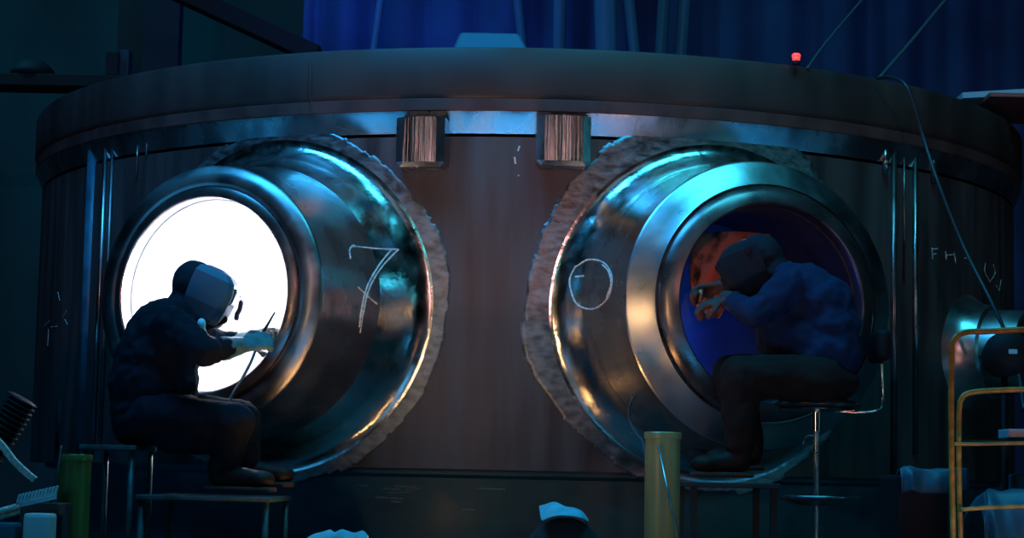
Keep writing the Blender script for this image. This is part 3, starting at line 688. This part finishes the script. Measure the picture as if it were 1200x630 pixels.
mb = MB(); mb.lathe([(0, .06), (.05, .055), (.075, .02), (.08, -.04), (.07, -.12), (0, -.12)], c=nx, n=32, axis=(0, -1, .1)); hd = mb.build('dark_helmet', M['black'], None, True); tag(hd, 'round black lamp housing with pale label behind the trolley top', 'lamp housing'); hd.name = 'lamp_housing'
mb = MB(); mb.box(nx+Vector((0, -.062, .0)), (.030, .006, .016), None, .002); mb.build('label_plate', M['cyanlabel'], hd)
mb = MB(); mb.tube([nx+Vector((0, .06, -.02)), Vector((nx.x, nx.y+.06, 0))], .012, 12); mb.build('stand_tube', M['black'], hd, True)

# ---------------------------------------------------------------- foreground bundles
bY = -4.6
mb = MB(); mb.ell(W(662, 650, bY), (.135, .13, .125)); mb.ell(W(668, 700, bY), (.15, .15, .2)); mb.tube([W(664, 700, bY), Vector((W(664, 700, bY).x, bY, 0.0))], [.14, .15], 20)
o = mb.blob('padded_bundle', M['darkcloth'], None, .012, 5, .01); tag(o, 'dark rounded bundle standing low before the vessel', 'bundle')
# folded teal cap
mb = MB(); bm = mb.bm
g1 = [(632, 590, -.0), (641, 588, .03), (651, 586, .05), (662, 592, .05), (672, 593, .05), (682, 598, .04), (689, 609, .0)]
g0 = [(634, 608, .06), (641, 602, .075), (650, 598, .075), (662, 600, .10), (672, 603, .11), (681, 606, .09), (688, 611, .02)]
gb = [(636, 611, .10), (645, 607, .12), (655, 605, .13), (664, 605, .135), (674, 606, .135), (682, 608, .12), (690, 612, .04)]
r0 = spl([W(a, b_, bY-d+.02) for a, b_, d in g1], 5); r1 = spl([W(a, b_, bY-d) for a, b_, d in g0], 5); r2_ = spl([W(a, b_, bY-d) for a, b_, d in gb], 5)
rb = [p+Vector((0, .12, -.03)) for p in r0]
rws = [[bm.verts.new(p) for p in rr] for rr in (rb, r0, r1, r2_)]
for a, b_ in zip(rws, rws[1:]):
    for i in range(len(a)-1): bm.faces.new((a[i], a[i+1], b_[i+1], b_[i]))
o = mb.build('folded_cloth', M['tealcloth'], None, True); s_ = o.modifiers.new('t', 'SOLIDIFY'); s_.thickness = .006; s_.offset = 1; s_ = o.modifiers.new('s', 'SUBSURF'); s_.levels = 1; s_.render_levels = 2
tag(o, 'bright teal folded cloth lying on the dark rounded bundle', 'cloth')
drape('rag', [(362, 629), (375, 624), (388, 620), (394, 623), (404, 620), (414, 624), (424, 622), (432, 626)], -4.5, .1, 'tealcloth', 'teal rag crumpled at the lower edge left of the bundle', 'rag', .015, 9)
rp = W(397, 632, -4.5)
mb = MB(); mb.box((rp.x, -4.53, rp.z/2-.05), (.24, .2, rp.z-.10), None, .01); tag(mb.build('small_crate', M['black']), 'black crate below the teal rag at the lower edge', 'crate')

# ---------------------------------------------------------------- left foreground
# ribbed hose standing at the far left
mb = MB(); path = spl([W(-48, 575, -3.6), W(-12, 528, -3.6), W(10, 495, -3.6), W(27, 466, -3.6)], 22); rr = [.055+.009*(1 if k % 4 < 2 else -1) for k in range(len(path))]
mb.tube(path, rr, 20); o = mb.build('ribbed_hose', M['black'], None, True); tag(o, 'thick black ribbed hose rising at the left edge', 'hose')
mb = MB(); pts = spl([W(-12, 508, -3.8), W(0, 520, -3.8), W(14, 538, -3.8), W(28, 552, -3.8), W(40, 562, -3.8)], 6)
for a, b_ in zip(pts, pts[1:]):
    d = (b_-a); nrm = Vector((d.z, 0, -d.x)).normalized()*.011; mb.hexa([a-nrm, b_-nrm, b_-nrm+Vector((0, .03, 0)), a-nrm+Vector((0, .03, 0)), a+nrm, b_+nrm, b_+nrm+Vector((0, .03, 0)), a+nrm+Vector((0, .03, 0))])
o = mb.build('webbing_strap', M['tan']); tag(o, 'tan webbing strap running down beside the ribbed hose', 'strap')
cY = -4.5
e = empty('tool_rack', 'low rack with a row of pale teeth at the lower left corner', 'tool rack', loc=(W(30, 600, cY).x, cY, 0))
mb = MB(); a, c = W(22, 588, cY), W(66, 578, cY)
mb.tube([a, c], .008, 8); mb.tube([W(22, 592, cY), W(66, 582, cY)], .007, 8)
for k in range(12):
    p = a.lerp(c, k/11); mb.box(p+Vector((0, 0, .012)), (.006, .02, .03), Matrix.Rotation(.25, 3, 'Y'), .001)
under(mb.build('comb', M['palebox'], None), e)
mb = MB(); mb.box(W(44, 592, cY)+Vector((0, .1, -.012)), (.15, .2, .04), None, .004); under(mb.build('block', M['rust'], None), e)
mb = MB(); mb.tube([W(-20, 604, cY), W(24, 592, cY)], .011, 10); mb.tube([W(-20, 611, cY), W(24, 599, cY)], .009, 10); under(mb.build('rod', M['tan'], None, True), e)
for xx in (-.1, .07):
    mb = MB(); zt = W(44, 598, cY).z-.01; mb.box((W(40, 600, cY).x+xx, cY+.1, zt/2), (.03, .1, zt)); under(mb.build('leg', M['steelbg'], None), e)
slab('plastic_canister', 27, 55, 601, 700, -4.62, .1, 'palebox', 'pale grey canister below the toothed rack at the lower left', 'canister', .012)
slab('plastic_carton', -12, 14, 612, 700, -4.62, .1, 'bluecloth', 'blue grey carton in the lower left corner', 'carton', .012)
mb = MB(); mb.tube(spl([W(72, 522, -4.3), W(66, 560, -4.35), W(58, 600, -4.35), W(54, 650, -4.3)]), .005, 8); o = mb.build('cable', M['cable'], None, True); tag(o, 'thin dark cable hanging beside the dark olive post', 'cable')

# ---------------------------------------------------------------- inside the dark nozzle
def bpt(th, u, v, w_): n, t = nframe(th); return n*w_+t*u+Vector((0, 0, ZN+v))
def at_w(x, y, th, w_):
    n, t = nframe(th); d = ray(x, y); s = (w_-CAM.dot(n))/d.dot(n); return CAM+d*s
mb = MB(); bm = mb.bm; rows = []
for j in range(15):
    v = j/14; row = []
    for i in range(21):
        u = i/20
        xl = 812+(836-812)*v**1.5 - 14*math.sin(v*PI*.62); xr = 905-(905-842)*v**.8; y = 275+97*v+(1-v)*(-4)*math.sin(u*PI)
        wv = RV+.28+.035*math.sin(u*9+v*3)*(.4+v)
        row.append(bm.verts.new(at_w(xl+(xr-xl)*u, y, TH2, wv)))
    rows.append(row)
for a, b_ in zip(rows, rows[1:]):
    for i in range(20): bm.faces.new((a[i], a[i+1], b_[i+1], b_[i]))
o = mb.build('welding_blanket', M['blanket'], None, True); s_ = o.modifiers.new('t', 'SOLIDIFY'); s_.thickness = .006
tag(o, 'rust red leather welding blanket hanging inside the dark nozzle', 'blanket')

# ---------------------------------------------------------------- on top of the vessel
mb = MB(); z0 = 2.42
a, c = W(525, 50, -2.45), W(626, 50, -2.45); ht = W(575, 38, -2.35).z
mb.hexa([Vector((a.x, -2.45, z0)), Vector((c.x, -2.45, z0)), Vector((c.x, -1.9, z0)), Vector((a.x, -1.9, z0)), Vector((a.x+.05, -2.35, ht)), Vector((c.x-.07, -2.35, ht)), Vector((c.x-.07, -2.0, ht)), Vector((a.x+.05, -2.0, ht))])
o = mb.build('cover_hood', M['hoodmetal']); tag(o, 'pale blue tapered cover on top of the vessel flange', 'cover'); bv = o.modifiers.new('b', 'BEVEL'); bv.width = .01
lp = W(933, 79, -2.5)
e = empty('signal_lamp', 'small glowing red signal lamp on the flange edge', 'lamp', loc=(lp.x, lp.y, z0))
mb = MB(); p = Vector((lp.x, lp.y, z0)); hz = W(933, 62, -2.5).z
mb.lathe([(0, 0), (.018, 0), (.018, .01), (.012, .018), (0, .018)], c=p, n=20); under(mb.build('base', M['black'], None, auto=40), e)
mb = MB(); hh = hz-z0; mb.lathe([(.014, .016), (.018, .022), (.018, .035), (.012, hh*.5), (.019, hh*.62), (.021, hh*.78), (.015, hh*.95), (0, hh)], c=p, n=20); under(mb.build('glass', M['red_lamp'], None, True), e)
# ropes
def rope(pts, r, m, label, name='wire_rope', cat='rope', grp=None):
    mb = MB(); mb.tube(spl(pts, 10), r, 8); o = mb.build(name, M[m], None, True); return tag(o, label, cat, grp)
rope([W(946, 80, -2.45), W(968, 50, -2.2), W(1010, 0, -1.8), W(1060, -60, -1.4)], .006, 'rope', 'thin slanting wire rope tied right of the red lamp')
rope([W(1030, 92, -2.2), W(1070, 46, -1.9), W(1108, 0, -1.6), W(1160, -60, -1.2)], .009, 'rope', 'thicker slanting wire rope over the right flange')
rope([W(1028, 92, -2.4), W(1042, 90, -2.65), W(1060, 98, -2.78), W(1072, 125, -2.80), W(1082, 160, -2.80), W(1100, 215, -2.9), W(1130, 290, -3.0), W(1165, 360, -3.2), W(1190, 420, -3.6), W(1200, 480, -3.9)], .008, 'cable', 'black cable hanging over the flange edge down to the right', 'hanging_cable', 'cable')
mb = MB(); a, c = W(1128, 115, -1.2), W(1215, 110, -1.2)
zz = a.z
mb.hexa([Vector((a.x, -1.2, zz)), Vector((c.x+.3, -1.5, zz)), Vector((c.x+.3, -.6, zz)), Vector((a.x, -.6, zz)), Vector((a.x, -1.2, zz+.03)), Vector((c.x+.3, -1.5, zz+.03)), Vector((c.x+.3, -.6, zz+.03)), Vector((a.x, -.6, zz+.03))])
pb = mb.build('flange_plate', M['greyboard']); tag(pb, 'grey plate with red underside resting over the right end of the flange', 'plate')
mb = MB(); mb.box(((a.x+c.x+.3)/2+.05, -1.0, zz-.012), (c.x+.3-a.x-.1, .75, .02)); mb.build('underside', M['redboard'], pb)

# ---------------------------------------------------------------- hall background
def bgbox(name, x0, x1, y0, y1, Y, depth, m, label, cat, grp=None, rot=0):
    a, c = W(x0, y0, Y), W(x1, y1, Y); mb = MB()
    mb.box(((a.x+c.x)/2, Y+depth/2, (a.z+c.z)/2), (abs(c.x-a.x), depth, abs(a.z-c.z)), Matrix.Rotation(rot, 3, 'Y'), .01)
    o = mb.build(name, M[m]); return tag(o, label, cat, grp)
bgbox('steel_column', 150, 163, -260, 600, 8, .3, 'steelbg', 'broad dark column behind the left of the vessel', 'column')
bgbox('steel_column', 180, 188, -260, 600, 7.5, .2, 'steelbg', 'thin dark column right of the broad column', 'column')
bgbox('crane_beam', -400, 150, 77, 102, 7, .4, 'steelbg', 'dark horizontal beam at the upper left edge', 'beam')
mb = MB(); a, c = W(200, -14, 6), W(372, 66, 6); d = (c-a); mb.box((a+c)/2, (d.length, .25, .16), Matrix.Rotation(-math.atan2(d.z, d.x), 3, 'Y'), .01); o = mb.build('slanting_beam', M['steelbg']); tag(o, 'dark slanting beam descending to the flange top', 'beam')
mb = MB(); a, c = W(330, 39, 6.0), W(362, 57, 6.0); d = (c-a); mb.box((a+c)/2, (d.length, .1, .09), Matrix.Rotation(-math.atan2(d.z, d.x), 3, 'Y'), .02); o = mb.build('pale_pipe', M['strip']); tag(o, 'short pale blue pipe end above the flange', 'pipe')
bgbox('switch_box', 124, 138, 60, 88, 7, .3, 'steelbg', 'dark switch box above the left flange end', 'box')
bgbox('switch_box', 140, 150, 58, 89, 7.05, .2, 'bluecloth', 'pale blue box right beside the dark switch box', 'box')
mb = MB(); mb.lathe([(0, .16), (.12, .14), (.2, .06), (.22, 0), (0, 0)], c=W(38, 89.5, 7.2), n=32); o = mb.build('domed_lamp', M['steelbg'], None, True); tag(o, 'dark dome standing on the horizontal beam', 'dome')
# blue curtain with folds
def curtain(name, x0, x1, Y, m, label, nf, amp, cat='curtain'):
    a, c = W(x0, -200, Y), W(x1, -200, Y); mb = MB(); bm = mb.bm; n_ = nf*8; top, bot = [], []
    for i in range(n_+1):
        u = i/n_; x = a.x+(c.x-a.x)*u; y = Y+amp*math.sin(u*nf*2*PI)+amp*.5*math.sin(u*nf*5.1)
        top.append(bm.verts.new((x, y, 9))); bot.append(bm.verts.new((x, y, .05)))
    for i in range(n_): bm.faces.new((bot[i], bot[i+1], top[i+1], top[i]))
    o = mb.build(name, M[m], None, True); s_ = o.modifiers.new('t', 'SOLIDIFY'); s_.thickness = .02; return tag(o, label, cat)
curtain('hall_curtain', 362, 1330, 9, 'bluecurtain', 'deep blue folded curtain hanging far behind the vessel', 15, .10)
for k, (x0, x1, y1, tilt) in enumerate(((436, 444, 60, .10), (606, 616, 60, -.12), (648, 662, 60, 0), (697, 722, 60, -.04), (735, 748, 60, -.12), (768, 782, 60, .05), (792, 806, 60, .06))):
    Y = 7.5+.05*k; a = W((x0+x1)/2, 45, Y); wd = (x1-x0)*mpp(Y); mb = MB(); bm = mb.bm
    n_ = 8; rows = []
    for j in range(12):
        z = 1.5+6.5*j/11; rows.append([bm.verts.new((a.x+(i/n_-.5)*wd+math.tan(-tilt)*(z-a.z)*-1, Y-.03*math.sin(PI*i/n_)+.02*math.sin(j), z)) for i in range(n_+1)])
    for r1, r2 in zip(rows, rows[1:]):
        for i in range(n_): bm.faces.new((r1[i], r1[i+1], r2[i+1], r2[i]))
    o = mb.build('hanging_strip', M['strip'], None, True); s_ = o.modifiers.new('t', 'SOLIDIFY'); s_.thickness = .008
    o.location.z = 0
    tag(o, ('narrow pale strip leftmost of the hanging strips', 'slanting pale strip just right of the tapered cover', 'straight pale strip between the cover and the broad strip', 'broadest pale strip of the hanging strips', 'slanting pale strip right of the broadest strip', 'second pale strip from the right before the curtain', 'rightmost pale strip of the hanging strips')[k], 'strip', 'pale strips hanging before the blue curtain')
area('hall_lamp_far_blue', (-1.4, 4.5, 8.5), (-1.4, 9, 3.2), 1.0, 26, (.06, .16, 1.0), spread=60)  # unseen spot added to light the curtain's left part blue
area('hall_lamp_far_teal', (-7, 6, 9.5), (-5, 16, 3), 3, 210, (.05, .50, .80))  # unseen fill lifting the left back wall to teal
area('hall_lamp_far_navy', (7, 6, 9.5), (5, 16, 3), 3, 20, (.05, .25, .8))  # unseen fill added to tint the right back wall navy
area('hall_lamp_strip', (2.0, 4.5, 8.0), (1.2, 8, 4), 1.0, 6, (.08, .5, .9), spread=90)
